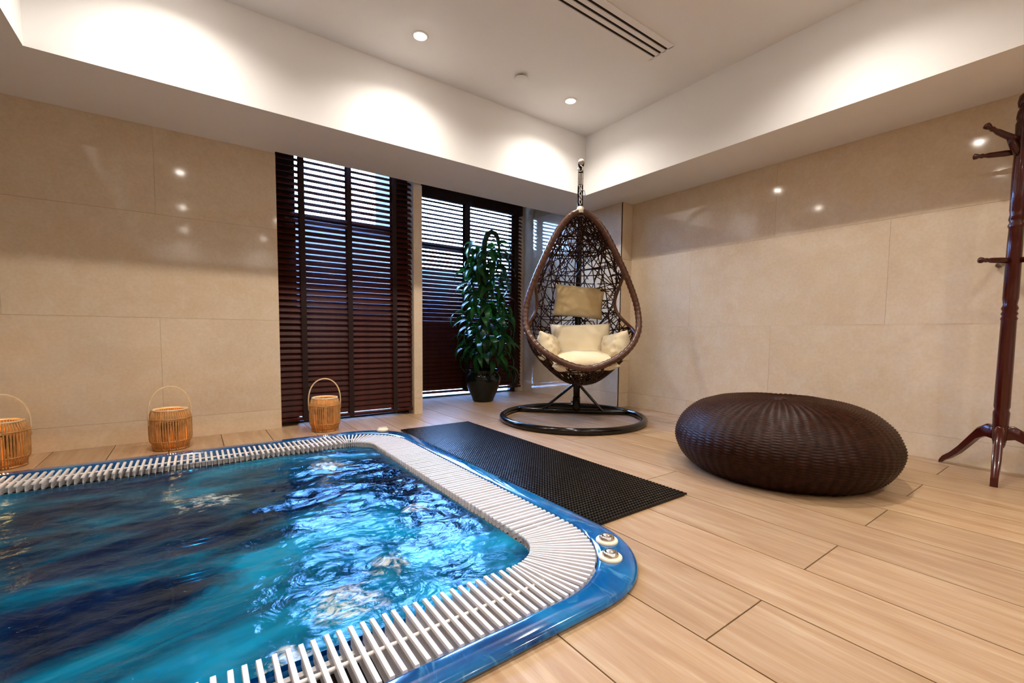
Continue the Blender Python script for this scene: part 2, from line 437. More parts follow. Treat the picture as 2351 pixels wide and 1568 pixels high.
def blind(x0, x1, y, top, bottom, tapes, theta, pitch, label, valance, group):
    t = thing('window_blind', label, 'blind', ((x0+x1)/2, y, bottom), 0, group)
    hw = (x1-x0)/2; h = top-bottom
    sw, st = .052, .003
    m = MB(); c, s_ = 1.0, 0.0
    pts = []
    for i in range(5):
        u = -1+2*i/4; pts.append((u*sw/2, .0022*(1-u*u)))
    vs = []
    for sx in (-hw, hw):
        for (u, b) in pts: vs.append((sx, u*c-(b+st/2)*s_, u*s_+(b+st/2)*c))
        for (u, b) in reversed(pts): vs.append((sx, u*c-(b-st/2)*s_, u*s_+(b-st/2)*c))
    n = 10; m.add(vs, [tuple(range(n-1,-1,-1)), tuple(range(n,2*n))] + [(i,(i+1) % n,(i+1) % n+n,i+n) for i in range(n)])
    sm = m.mesh('slat', M_slat)
    z = .055; k = 0
    while z < h - (.06 if valance else .01):
        o = link(bpy.data.objects.new('slat', sm), t); o.location = (random.uniform(-.0015,.0015), 0, z); o.rotation_euler = (theta + math.radians(30)*max(0, 1-z/1.6) + random.uniform(-.014,.014), random.uniform(-.0012,.0012), 0)
        z += pitch
    bevel(MB().box(-hw, hw, -.028, .028, 0, .022).build('bottom_rail', M_slat, t), .004)
    if valance: MB().box(-hw, hw, -.03, .03, h-.11, h).build('head_rail', M_tape, t)
    else: MB().box(-hw, hw, -.03, .03, h-.05, h).build('head_rail', M_slat, t)
    for (tx, tw) in tapes:
        MB().box(tx-tw-(x0+x1)/2, tx+tw-(x0+x1)/2, -.0285, -.0275, -.004, h).box(tx-tw-(x0+x1)/2, tx+tw-(x0+x1)/2, .0275, .0285, 0, h).build('ladder_tape', M_tape, t)
    return t
blind(.508, 1.527, YW+.055, 2.10, .035, [(.675,.018),(1.012,.018),(1.372,.018)], math.radians(40), .0433,
      'dark mahogany slatted window blind behind the middle rattan lantern', False, 'wooden slat blinds')
b2 = blind(1.66, 3.20, YR-.13, 2.205, .06, [(2.455,.032),(3.115,.03),(1.80,.03)], math.radians(38), .0433,
      'dark mahogany slatted window blind behind the tall potted plant', True, 'wooden slat blinds')

# ------------------------------------------------------------------ ceiling fittings
def downlight(x, y, label):
    t = thing('downlight', label, 'downlight', (x, y, HC), 0, 'recessed downlights')
    MB().lathe([(.030,-.001),(.034,-.006),(.047,-.005),(.050,0)], 28).build('trim_ring', M_paint, t, True)
    MB().lathe([(0,-.011),(.010,-.0105),(.020,-.009),(.027,-.006),(.0305,-.002)], 20).build('lens', M_lens, t, True)
    ld = bpy.data.lights.new('lamp', 'SPOT'); ld.energy = LAMP_W; ld.color = LAMP_COL; ld.spot_size = math.radians(150); ld.spot_blend = 1.0; ld.shadow_soft_size = .022
    lo = bpy.data.objects.new('lamp_light', ld); link(lo, t); lo.location = (0,0,-.013)
LX, LY = (-.06, 1.142, 2.352), (2.565, .87, -.86, -2.58)
for j, y in enumerate(LY):
    for i, x in enumerate(LX):
        lab = 'lit recessed ceiling downlight, one of those out of view over the room'
        if j == 0 and i == 1: lab = 'lit recessed ceiling downlight above the whirlpool, the larger bright spot in view'
        if j == 0 and i == 2: lab = 'lit recessed ceiling downlight nearest the tray corner above the hanging chair'
        downlight(x, y, lab)
t = thing('air_diffuser', 'white linear ceiling air diffuser with three dark slots', 'vent', (1.70, 1.805, HC))
MB().box(-.76, .71, -.06, .06, -.002, 0).build('slot_backing', M_black, t)  # black sheet standing in for the shade inside recessed slots
for y in (-.0675, -.0225, .0225, .0675): MB().box(-.76, .71, y-.0125 + (-.012 if y < -.05 else 0), y+.0125+(.012 if y > .05 else 0), -.008, -.002).build('blade', M_paint, t)
MB().box(.705, .725, -.092, .092, -.008, 0).build('end_cap', M_paint, t)
t = thing('smoke_detector', 'small round white detector cap on the ceiling between the two lit downlights', 'smoke detector', (1.87, 2.54, HC))
MB().lathe([(.030,0),(.030,-.012),(0,-.012)], 24).build('base', M_black, t)
MB().lathe([(0,-.022),(.042,-.022),(.046,-.019),(.046,-.012),(0,-.012)], 28).build('cap', M_paint, t, True)

# ------------------------------------------------------------------ whirlpool
def rrect(inset, r, n=14):
    """rounded-rectangle loop, counter-clockwise from the middle of the right side; r = corner radius"""
    a, b, c, d = TX0+inset, TX1-inset, TY0+inset, TY1-inset; out = []
    for (cx, cy, a0) in ((b-r, d-r, 0), (a+r, d-r, PI/2), (a+r, c+r, PI), (b-r, c+r, 1.5*PI)):
        for i in range(n+1):
            q = a0 + (PI/2)*i/n; out.append((cx+r*math.cos(q), cy+r*math.sin(q)))
    return out
ORG = Vector(((TX0+TX1)/2, (TY0+TY1)/2, 0))
tub = thing('whirlpool_tub', 'blue marbled sunken whirlpool tub set flush in the wooden floor', 'hot tub', ORG)
def loops(spec, name, mat, parent, sm=True, off=ORG):
    m = MB(); L = []
    for (ins, r, z) in spec: L.append([(x-off.x, y-off.y, z) for x, y in rrect(ins, r)])
    n = len(L[0]); vs = [p for l in L for p in l]; fs = []
    for i in range(len(L)-1):
        for k in range(n): fs.append((i*n+k, i*n+(k+1) % n, (i+1)*n+(k+1) % n, (i+1)*n+k))
    o = m.add(vs, fs).build(name, mat, parent); return shade(o, 50)
RO = .33
rim = loops([(.03,.30,-.06),(.030,.30,.003),(.004,.326,.004),(0,.33,.011),(.003,.328,.018),(.010,.325,.023),(.020,.322,.025),(.066,.34,.025),(.073,.345,.0235),(.078,.35,.018),(.080,.352,-.055)], 'rim', M_acryl, tub)
chan = loops([(.080,.352,-.055),(.272,.16,-.055)], 'overflow_channel', M_black, tub)  # black colour stands in for the shade below the bars
shell = loops([(.272,.16,-.055),(.275,.16,-.030),(.280,.155,-.022),(.29,.15,-.03),(.30,.15,-.12),(.33,.15,-.36),(.36,.15,-.40),(.62,.14,-.41),(.66,.14,-.45),(.70,.13,-.80),(.78,.1,-.84),(1.15,.02,-.85)], 'shell', M_acryl, tub)
MB().box(-.12, .12, -.05, .05, -.86, -.852).build('drain_cover', M_white, tub)
# pale moulded headrests below the water, and the jets
for (x, y, r) in JETS:
    MB().lathe([(0,.012),(.022,.012),(.030,.006),(.032,0)], 16, (x-ORG.x, y-ORG.y, -.40)).build('jet', M_white, tub, True)
# grating: bars across the channel
GO, GL = .0825, .205      # inset of the bars' outer ends, bar length
gr = thing('overflow_grating', 'white slatted overflow grating running round the blue whirlpool', 'grating', (ORG.x, ORG.y, 0))
def bar_mesh(w0, w1, L=GL):
    m = MB(); a, b = w0/2, w1/2; h = .007; z1, z0 = .021, -.022
    for (x0, x1, k) in ((0, L, 1),):
        m.add([(0,-a,z1-h),(L,-b,z1-h),(L,b,z1-h),(0,a,z1-h),(.001,-a*.8,z1),(L-.001,-b*.8,z1),(L-.001,b*.8,z1),(.001,a*.8,z1)], [(0,3,2,1),(4,5,6,7),(0,1,5,4),(1,2,6,5),(2,3,7,6),(3,0,4,7)])
    a, b = a*.34, b*.34
    m.add([(.012,-a,z0),(L-.012,-b,z0),(L-.012,b,z0),(.012,a,z0),(.012,-a,z1-h),(L-.012,-b,z1-h),(L-.012,b,z1-h),(.012,a,z1-h)], [(0,3,2,1),(0,1,5,4),(1,2,6,5),(2,3,7,6),(3,0,4,7)])
    return m
bm_s = bar_mesh(.0118, .0118).mesh('bar', M_white); bm_c = bar_mesh(.0112, .0060).mesh('bar', M_white)
a, b, c, d = TX0+GO, TX1-GO, TY0+GO, TY1-GO; R = .35; pitch = .0263
bars = []  # x, y, angle (pointing inward), corner?
def run(p0, p1, ang):
    p0, p1 = Vector(p0), Vector(p1); n = round((p1-p0).length/pitch)
    for i in range(n): q = p0+(p1-p0)*((i+.5)/n); bars.append((q.x, q.y, ang, False))
def corner(cx, cy, a0, n=22):
    for i in range(n):
        q = a0+(PI/2)*(i+.5)/n; bars.append((cx+R*math.cos(q), cy+R*math.sin(q), q+PI, True))
run((b,c+R),(b,d-R),PI); corner(b-R,d-R,0); run((b-R,d),(a+R,d),-PI/2); corner(a+R,d-R,PI/2)
run((a,d-R),(a,c+R),0); corner(a+R,c+R,PI); run((a+R,c),(b-R,c),PI/2); corner(b-R,c+R,1.5*PI)
rest = MB()
for (x, y, q, cn) in bars:
    seen = x > -.95 and not (y < 1.3 and x < -.12) and not (x < -.8 and y < 2.6)
    if seen:
        o = link(bpy.data.objects.new('bar', bm_c if cn else bm_s), gr); o.location = (x-ORG.x, y-ORG.y, random.uniform(-.0006,.0006)); o.rotation_euler = (0,0,q+random.uniform(-.012,.012))
    else:
        t_ = bar_mesh(.0112, .0060) if cn else bar_mesh(.0118, .0118); mm = Matrix.Translation((x-ORG.x, y-ORG.y, 0)) @ Matrix.Rotation(q, 4, 'Z')
        rest.add([mm @ Vector(v) for v in t_.v], t_.f)
tag(rest.build('bar_row', M_white, gr), None, None, kind='stuff')
def loop3(ins, r, z): return [(x-ORG.x, y-ORG.y, z) for x, y in rrect(ins, r, 20)]
MB().tube(loop3(GO+GL/2, R-GL/2, .0095), .0050, 6, True).build('connecting_rod', M_white, gr, True)
for (i0, r0, i1, r1) in ((.0812,.352,.100,.333), (.256,.178,.2715,.162)):
    loops([(i0,r0,-.054),(i0,r0,-.031),(i1,r1,-.031),(i1,r1,-.054)], 'support_ledge', M_white, gr)

# rim controls
for (x, y) in ((1.079,.966),(1.006,.885)):
    o = MB().lathe([(.036,0),(.036,.004),(.033,.007),(.022,.008),(0,.008)], 28, (x-ORG.x, y-ORG.y, .025)).build('control_button', M_cream, tub, True)
    MB().lathe([(.0255,.006),(.0255,.009),(.022,.016),(.017,.019),(.015,.018),(.010,.021),(.005,.0235),(0,.024)], 28, (x-ORG.x, y-ORG.y, .026)).build('push_dome', M_chrome, o, True)
o = MB().lathe([(.034,0),(.040,.006),(.038,.016),(.026,.022),(0,.023)], 24, (1.035-ORG.x, 2.972-ORG.y, .025)).build('control_knob', M_cream, tub, True)
MB().box(1.035-ORG.x-.030, 1.035-ORG.x+.030, 2.972-ORG.y-.006, 2.972-ORG.y+.006, .044, .053).build('knob_grip', M_cream, o)

# water
wm = MB(); WX0, WX1, WY0, WY1 = TX0+.283, TX1-.283, TY0+.283, TY1-.283; NX, NY = 190, 190
def wz(x, y):
    v = noise.noise(Vector((x*3.1+y*1.2, y*4.2-x*.8, 0)))*.010 + noise.noise(Vector((x*9+3, y*12, 5)))*.006 + noise.noise(Vector((x*27, y*31, 9)))*.0022
    for (jx, jy, r) in JETS:
        dd = math.hypot(x-jx, y-jy)/r
        if dd < 1.6: v += .012*math.exp(-dd*dd*1.8)*(1+.8*noise.noise(Vector((x*40, y*40, 2))))
    return v
ins = []
rw = .152
def inside(x, y):
    cx = min(max(x, WX0+rw), WX1-rw); cy = min(max(y, WY0+rw), WY1-rw)
    return cx, cy
def wpt(u, v):
    x = WX0+(WX1-WX0)*u; y = WY0+(WY1-WY0)*v
    cx, cy = inside(x, y); dx, dy = x-cx, y-cy
    if dx and dy:    # pull the square corners onto the rounded outline
        q = max(abs(dx), abs(dy)); L = math.hypot(dx, dy); x, y = cx+dx*q/L, cy+dy*q/L
    e = min(1, max(0, min(x-WX0, WX1-x, y-WY0, WY1-y))/.05)
    return (x-ORG.x, y-ORG.y, -.012 + wz(x, y)*(.25+.75*e))
wo = wm.grid(NX, NY, wpt).build('water', M_water, None, True); wo.location = ORG
# material coordinates follow the room, so the jets' foam sits over the jets
for nd in M_water.node_tree.nodes:
    if nd.type == 'TEX_COORD': pass
for nd in M_water.node_tree.nodes:
    if nd.type == 'VECT_MATH' and nd.operation == 'DISTANCE': nd.inputs[1].default_value = (nd.inputs[1].default_value[0]-ORG.x, nd.inputs[1].default_value[1]-ORG.y, -.012)
tag(wo, 'churning blue whirlpool water with froth over the jets', 'water', kind='stuff')

# ------------------------------------------------------------------ rubber mat
mx0, mx1, my0, my1 = 1.172, 1.735, 1.09, 3.02
t = thing('bath_mat', 'long black rubber mat with zigzag tread lying along the tub', 'mat', ((mx0+mx1)/2, (my0+my1)/2, 0))
hx, hy = (mx1-mx0)/2, (my1-my0)/2
MB().prism([(-hx+.02,-hy+.008),(-hx+.008,-hy+.02),(-hx+.008,hy-.02),(-hx+.02,hy-.008),(hx-.02,hy-.008),(hx-.008,hy-.02),(hx-.008,-hy+.02),(hx-.02,-hy+.008)], .0, .006).build('backing', M_rubber, t)
zz = MB(); y = -hy+.012; k = 0; per = .030
while y < hy-.006:
    n = int(2*(2*hx-.012)/per)*2
    pts = []
    for i in range(n+1):
        xx = -hx+.006+(2*hx-.012)*i/n; pts.append((xx, y+.0050*(1 if (i+0) % 2 else -1), .0095))
    # ribbon of rubber standing on edge
    vs = []; fs = []
    for (px_, py_, pz_) in pts:
        for (dy_, z_) in ((-.0042,.004),(-.0036,.0125),(.0036,.0125),(.0042,.004)): vs.append((px_, py_+dy_, z_))
    for i in range(n):
        for q in range(3): fs.append((i*4+q, (i+1)*4+q, (i+1)*4+q+1, i*4+q+1))
    fs += [(0,1,2,3), (n*4+3,n*4+2,n*4+1,n*4)]
    zz.add(vs, fs); y += .0185; k += 1
tag(zz.build('zigzag_tread', M_rubber, t), None, None, kind='stuff')

# ------------------------------------------------------------------ rattan lanterns
def lantern(x, y, s, rz, label, wood, cane, turn):
    t = thing('candle_lantern', label, 'lantern', (x, y, 0), rz, 'rattan lanterns by the window wall')
    prof = [(.083,.004),(.086,.034),(.096,.052),(.098,.07),(.099,.175),(.097,.190),(.083,.232)]
    m = MB(); n = 50
    for k in range(n):
        q = 2*PI*k/n; jit = random.uniform(-.002,.002)
        m.tube([((r+jit)*math.cos(q)*s, (r+jit)*math.sin(q)*s, h*s) for r, h in prof], .0048*s, 5)
    tag(m.build('stick_wall', wood, t, True), None, None, kind='stuff')
    for (r, h, w_) in ((.083,.006,.006),(.0985,.055,.003),(.1005,.185,.0045),(.083,.234,.0055)):
        MB().tube([(r*s*math.cos(2*PI*k/32), r*s*math.sin(2*PI*k/32), h*s) for k in range(32)], w_*s, 6, True).build('hoop', cane if h > .2 else wood, t, True)
    MB().lathe([(0,.004),(.07,.004),(.07,.008),(0,.008)], 24, ).build('base_plate', wood, t)
    MB().lathe([(0,.009),(.058*s,.009),(.060*s,.012),(.060*s,.15*s),(.058*s,.15*s),(.057*s,.014),(0,.014)], 24).build('glass_cup', M_cup, t, True)
    cd = MB().lathe([(0,.015),(.034*s,.015),(.034*s,.055*s),(.030*s,.058*s),(0,.052*s)], 20).build('candle', M_wax, t, True)
    MB().lathe([(0,.056*s),(.006*s,.064*s),(.0075*s,.072*s),(.004*s,.086*s),(0,.094*s)], 10).build('flame', M_flame, cd, True)
    hp = []
    for i in range(25):
        q = PI*i/24; hp.append((-.106*s*math.cos(q), 0, (.205+.165*math.sin(q)**.8)*s))
    hp = [(-.104*s,0,.15*s)] + hp + [(.104*s,0,.15*s)]
    MB().tube(hp, .0042*s, 7).build('handle', cane, t, True)
    ld = bpy.data.lights.new('candle_light', 'POINT'); ld.energy = 1.1; ld.color = (1.0,.50,.16); ld.shadow_soft_size = .02
    lo = bpy.data.objects.new('candle_light', ld); link(lo, t); lo.location = (0,0,.12*s)
cang = -math.atan2(.74, 3.3)
lantern(.748, 3.345, 1.0, cang+.15, 'rattan candle lantern in front of the dark slatted blind', M_bamboo, M_pale, 0)
lantern(-.122, 3.325, 1.0, .35, 'rattan candle lantern against the marble wall, the middle one of three', M_bamboo, M_pale, 0)
lantern(-.800, 3.325, 1.0, .25, 'rattan candle lantern cut by the left edge of the photo', M_bamboo, M_pale, 0)

# ------------------------------------------------------------------ egg chair on its stand
CX, CY = 2.508, 2.651
crz = -math.atan2(CX, CY)
st = thing('chair_stand', 'black steel stand with round floor ring and tall hooked post', 'stand', (CX, CY, 0), crz)
TR = .026; RR = .575
MB().tube([(RR*math.cos(2*PI*k/72), RR*math.sin(2*PI*k/72), TR) for k in range(72)], TR, 12, True).build('base_ring', M_steel, st, True)
PYL = .30
MB().tube([(-.49+.98*i/16, PYL-.0+.03*math.cos(PI*(i/16-.5))*-1, TR) for i in range(17)], TR*.95, 10).build('cross_bar', M_steel, st, True)
PXO = .034
post = [(PXO,PYL-.03,.03),(PXO,PYL-.03,.4),(PXO,PYL-.02,1.0),(PXO,PYL-.02,1.55)]
for i in range(1, 13):
    q = PI*.58*i/12; post.append((PXO, PYL-.02-.30+.30*math.cos(q), 1.55+.47*math.sin(q)))
post.append((PXO,-.165,2.005))
po = MB().tube(post, [.03,.03]+[.024]*(len(post)-2), 12).build('post', M_steel, st, True)
MB().lathe([(0,.016),(.016,.012),(.0235,0),(.0235,-.01)], 18, (PXO,-.165,2.005), (0,-.95,-.30)).build('end_cap', simple('pale plastic cap', (.62,.50,.44), .4), po, True)
for s_ in (-1, 1): MB().tube([(PXO,PYL-.03,.285),(s_*.26,PYL-.035,.035)], .0125, 8).build('brace', M_steel, st)
MB().lathe([(.034,0),(.034,.10)], 16, (PXO,PYL-.03,.05)).build('collar', M_steel, st, True)
MB().lathe([(0,.0),(.012,0),(.012,.014),(0,.014)], 8, (PXO-.034,PYL-.03,.11), (-1,0,0)).build('bolt', M_chrome, st)

# the hanging basket (origin on its axis at its lowest point)
EX, EY, EZ, EH = .064, -.165, .305, 1.335
wloc = Matrix.Rotation(crz, 4, 'Z') @ Vector((EX, EY, 0))
ec = thing('hanging_egg_chair', 'brown wicker egg chair hanging by a chain from the black stand', 'chair', (CX+wloc.x, CY+wloc.y, EZ), crz + math.radians(8))
ec.rotation_euler.y = -.0225   # swung a touch to one side
RT = [(0,.0),(.012,.09),(.04,.165),(.1,.265),(.2,.382),(.3,.438),(.36,.450),(.45,.440),(.52,.415),(.62,.363),(.71,.307),(.8,.247),(.877,.19),(.94,.125),(.98,.065),(1,.012)]
AL = [(.115,0),(.13,20),(.15,34),(.2,52),(.27,68),(.36,80),(.5,86),(.7,86),(.9,84),(1,86)]
def er(t): return max(.004, .97*hermite(RT, t))
def ept(t, deg, k=1.0):
    q = math.radians(deg); r = er(t)*k
    return Vector((r*math.sin(q), -r*math.cos(q), t*EH))
def al(t): return 0 if t < .115 else hermite(AL, t)
def alw(t):
    a = al(t)
    if .26 < t < .66: a += 44*math.sin(PI*(t-.26)/.40)**.8
    return a
# rim: one closed loop, up one side, down the other
def rim_side(sg):
    lo = [(.115+3.14e-5*a*a, a) for a in range(0, 57, 4)]
    t1 = lo[-1][0]
    return [ept(t, sg*a) for t, a in lo] + [ept(t, sg*al(t)) for t in [t1+(1-t1)*i/44 for i in range(1, 45)]]
ra = rim_side(1); rl = rim_side(-1)
loop = ra[:-1] + [Vector((0,0,EH+.004))] + rl[::-1][1:-1]
fine = []
for i in range(len(loop)):
    p, q = loop[i], loop[(i+1) % len(loop)]; k = max(1, int((q-p).length/.012))
    for j in range(k): fine.append(p.lerp(q, j/k))
rr = [.0245+.0022*math.sin(i*2.2) for i in range(len(fine))]
MB().tube(fine, rr, 10, True).build('rim_frame', M_wicker, ec, True)
for sg in (1, -1):
    MB().tube([ept(t, sg*alw(t)) for t in [.255+.41*i/24 for i in range(25)]], .0135, 8).build('side_frame', M_wicker, ec, True)
def segs(path, ok):
    out = []; cur = []
    for p in path:
        if ok(*p): cur.append(p)
        else:
            if len(cur) > 1: out.append(cur)
            cur = []
    if len(cur) > 1: out.append(cur)
    return out
def okp(t, d):
    if t < .004 or t > .985: return False
    d = (d+180) % 360-180
    return abs(d) >= alw(t)-.5
ribs = 0
for k in range(26):
    deg = 180+k*(360/26)
    for s_ in segs([(.006+.978*i/60, deg) for i in range(61)], okp):
        if len(s_) > 3: MB().tube([ept(t, d, 1.0) for t, d in s_], .0062, 5, flat=.7).build('rib', M_wickerd, ec, True)
wv = MB(); rnd = random.Random(3)
for k in range(520):
    t0 = rnd.uniform(.02,.97)**1.0; d0 = rnd.uniform(0, 360)
    ang = rnd.choice([0, 0, 35, -35, 60, -60, 48, -48])+rnd.uniform(-8, 8); L = rnd.uniform(.35,.75)
    path = []; n = 22
    for sgn in (-1, 1):
        t, dd = t0, d0; part = []
        for i in range(n):
            part.append((t, dd)); r = max(.03, er(t)); stp = sgn*L/2/n
            dd += math.degrees(stp*math.cos(math.radians(ang))/r); t += stp*math.sin(math.radians(ang))/(EH*1.05)
        path = part[::-1][:-1] + part if sgn == 1 and path else part
        if sgn == -1: first = part
    path = first[::-1][:-1]+part
    for s_ in segs(path, okp):
        if len(s_) > 3: wv.tube([ept(a_, b_, rnd.uniform(.995,1.008)) for a_, b_ in s_], .0040, 4)
tag(wv.build('cane_weave', M_wickerd, ec, True), None, None, kind='stuff')
MB().lathe([(.0,.034),(.016,.032),(.026,.022),(.032,.0),(.030,-.02)], 18, (0,0,EH+.004)).build('top_cap', M_cream, ec, True)
# hook, spring and chain above the basket
sp = MB(); hz = 2.005-EZ; 
MB().tube([(.0, 0, hz-.02), (.018,0,hz-.035), (.016,0,hz-.06), (0,0,hz-.07), (-.016,0,hz-.06), (-.016,0,hz-.045)], .0045, 6).build('hook', M_chrome, ec, True)
sp.tube([(.018*math.cos(q*.9), .018*math.sin(q*.9), hz-.085-.085*q/60) for q in range(61)], .0042, 6).build('spring', M_chrome, ec, True)
zc = hz-.175; k = 0
lk = MB().tube([(.011*math.cos(q*PI/8)*1, 0, .019*math.sin(q*PI/8)) for q in range(16)], .0033, 6, True).mesh('chain_link', M_chrome, True)
while zc > EH+.05:
    o = link(bpy.data.objects.new('chain_link', lk), ec); o.location = (0,0,zc); o.rotation_euler = (0,0,PI/2*(k % 2)+.5); zc -= .030; k += 1
MB().tube([(0,0,hz-.20),(.030,-.004,hz-.215),(.036,-.004,hz-.245),(.024,-.004,hz-.262),(.018,-.004,hz-.235)], .004, 6).build('snap_hook', M_chrome, ec, True)

# cushions
def pillow(w_, h_, t_, n=26, seed=0, pinch=.10, sag=0.0, wr=.012):
    m = MB(); vs = []; fs = []
    def P(u, v, s_):
        k = (max(0, 1-abs(u)**2.3)*max(0, 1-abs(v)**2.3))**.5
        x = w_/2*u*(1-pinch*(1-v*v)*.6*abs(u)**3); z = h_/2*v*(1-pinch*(1-u*u)*.6*abs(v)**3)
        nz = noise.noise(Vector((u*2.2+seed, v*2.2, s_*3)))*wr + noise.noise(Vector((u*6+seed, v*3.5-seed, s_)))*wr*.6*(abs(u)+abs(v))
        return (x, s_*(t_/2*k + nz*k**.5) + sag*(u*u), z)
    for s_ in (-1, 1):
        m.grid(n, n, lambda a_, b_: P(2*a_-1, (2*b_-1)*(-s_), s_))
    return m
def weld(o):
    bm = bmesh.new(); bm.from_mesh(o.data); bmesh.ops.remove_doubles(bm, verts=bm.verts, dist=.0008); bmesh.ops.recalc_face_normals(bm, faces=bm.faces)
    bm.to_mesh(o.data); bm.free(); return o
def cushion(name, label, loc, dims, rot, mat, seed, group='cream chair cushions', wr=.012):
    mloc = ec.matrix_basis @ Vector(loc)
    o = weld(pillow(*dims, seed=seed, wr=wr).build(name, mat, None, True))
    R_ = ec.rotation_euler.to_matrix().to_4x4() @ (Matrix.Rotation(rot[2], 4, 'Z') @ Matrix.Rotation(rot[1], 4, 'Y') @ Matrix.Rotation(rot[0], 4, 'X'))
    o.matrix_world = Matrix.Translation(mloc) @ R_
    return tag(o, label, 'cushion', group)
rd = math.radians
ec.matrix_basis  # location is in the room
cushion('seat_cushion', 'cream seat cushion lying flat in the bowl of the egg chair', (.0,-.03,.190), (.50,.46,.17), (rd(-84),0,0), M_cushion, 1)
cushion('back_cushion', 'wide cream cushion leaning against the back of the egg chair', (.03,.19,.305), (.50,.37,.20), (rd(-14),0,0), M_cushion, 2, wr=.02)
cushion('arm_cushion', 'plump cream cushion in the left side of the egg chair', (-.255,-.02,.292), (.26,.23,.16), (rd(-10),rd(12),rd(62)), M_cushion, 3, wr=.022)
cushion('arm_cushion', 'plump cream cushion in the right side of the egg chair', (.268,-.01,.288), (.26,.24,.17), (rd(-8),rd(-10),rd(-58)), M_cushion, 4, wr=.022)
pl = cushion('head_pillow', 'small tan pillow tied halfway up the back of the egg chair', (.035,.335,.672), (.43,.27,.10), (rd(4),rd(6),0), M_tan, 5, None)
for s_ in (-1, 1):
    MB().tube([(s_*.205,.0,.11),(s_*.235,.03,.115),(s_*.25,.05,.10),(s_*.255,.03,.07)], .004, 5).build('tie', M_tan, pl, True)

# ------------------------------------------------------------------ potted plant
pl_c = (2.428, 3.915)
t = thing('potted_plant', 'tall leafy green climber in a dark glazed pot before the blind', 'plant', (pl_c[0], pl_c[1], 0))
MB().lathe([(0,0),(.098,0),(.110,.012),(.112,.03),(.135,.08),(.165,.15),(.182,.21),(.186,.25),(.176,.285),(.160,.300),(.160,.308),(.176,.318),(.178,.328),(.170,.334),(.158,.332),(.150,.31),(.150,.28),(0,.28)], 36).build('pot', M_pot, t, True)
MB().lathe([(.150,.300),(.08,.312),(0,.316)], 20).build('soil', M_soil, t, True)
pole = MB()
for i in range(40): pass
MB().tube([(.0+.012*math.sin(z_*5), .01*math.cos(z_*4), .30+z_*1.28) for z_ in [i/20 for i in range(21)]], .030, 8).build('moss_pole', M_stem, t, True)
arch = [(0,0,1.55),(.01,-.0,1.64),(.035,0,1.71),(.075,0,1.735),(.115,0,1.72),(.14,0,1.68),(.15,0,1.62),(.16,0,1.57)]
rot_rh = Matrix.Rotation(-.63, 4, 'Z')
MB().tube([rot_rh @ Vector(p) for p in arch], [.032,.030,.028,.026,.024,.022,.018,.012], 8).build('stem', M_stem, t, True)
for k in range(5):
    q = k*1.3; MB().tube([(.03*math.cos(q+.8*z_)*(1.2+.3*k/5), .03*math.sin(q+.8*z_)*(1.2+.3*k/5), .30+z_*(1.0+.06*k)) for z_ in [i/16 for i in range(17)]], .007, 6).build('stem', M_stem, t, True)
def leaf_mesh(L, W, droop, fold, curl, name='leaf'):
    m = MB(); n = 8; vs = []; fs = []
    # petiole
    pth = [(0,0,0),(.03,0,.018),(.06,0,.02)]
    m.tube(pth, [.0022,.002,.0018], 4, cap=False)
    x, z, a = .06, .02, math.radians(10)
    for i in range(n+1):
        u = i/n; w_ = W*math.sin(PI*min(1, u**.72))**.85*(1-.25*u)+.0012
        for s_ in (-1, 0, 1): vs.append((x, s_*w_, z+abs(s_)*w_*fold + curl*s_*u*.02))
        x += math.cos(a)*L/n; z += math.sin(a)*L/n; a -= droop/n
    for i in range(n):
        for k in range(2): fs.append((i*3+k, (i+1)*3+k, (i+1)*3+k+1, i*3+k+1))
    return m.add(vs, fs).mesh(name, M_leaf, True)
lv = [leaf_mesh(.26,.038,rd(115),.25,.4), leaf_mesh(.22,.042,rd(100),.3,-.5), leaf_mesh(.30,.040,rd(130),.2,.6), leaf_mesh(.18,.036,rd(80),.35,0), leaf_mesh(.24,.030,rd(140),.3,-.4)]
rnd = random.Random(11)
for k in range(285):
    u = k/285; z_ = .34+1.27*(1-(1-u)**1.1) if k > 30 else rnd.uniform(.36,.7)
    q = k*2.39996+rnd.uniform(-.4,.4); rad = .028+rnd.uniform(0,.15)*(1.15-.65*u)*(1.0 if u < .8 else .6)
    sc = rnd.uniform(.75,1.12)*(1.0-.15*u)
    o = link(bpy.data.objects.new('leaf', rnd.choice(lv)), t)
    o.location = (rad*math.cos(q)+.03*(1-u), rad*math.sin(q)-.02, z_)
    o.rotation_euler = (rnd.uniform(-.5,.5), rnd.uniform(-.25,.75), q+rnd.uniform(-.5,.5)); o.scale = (sc, sc, sc)

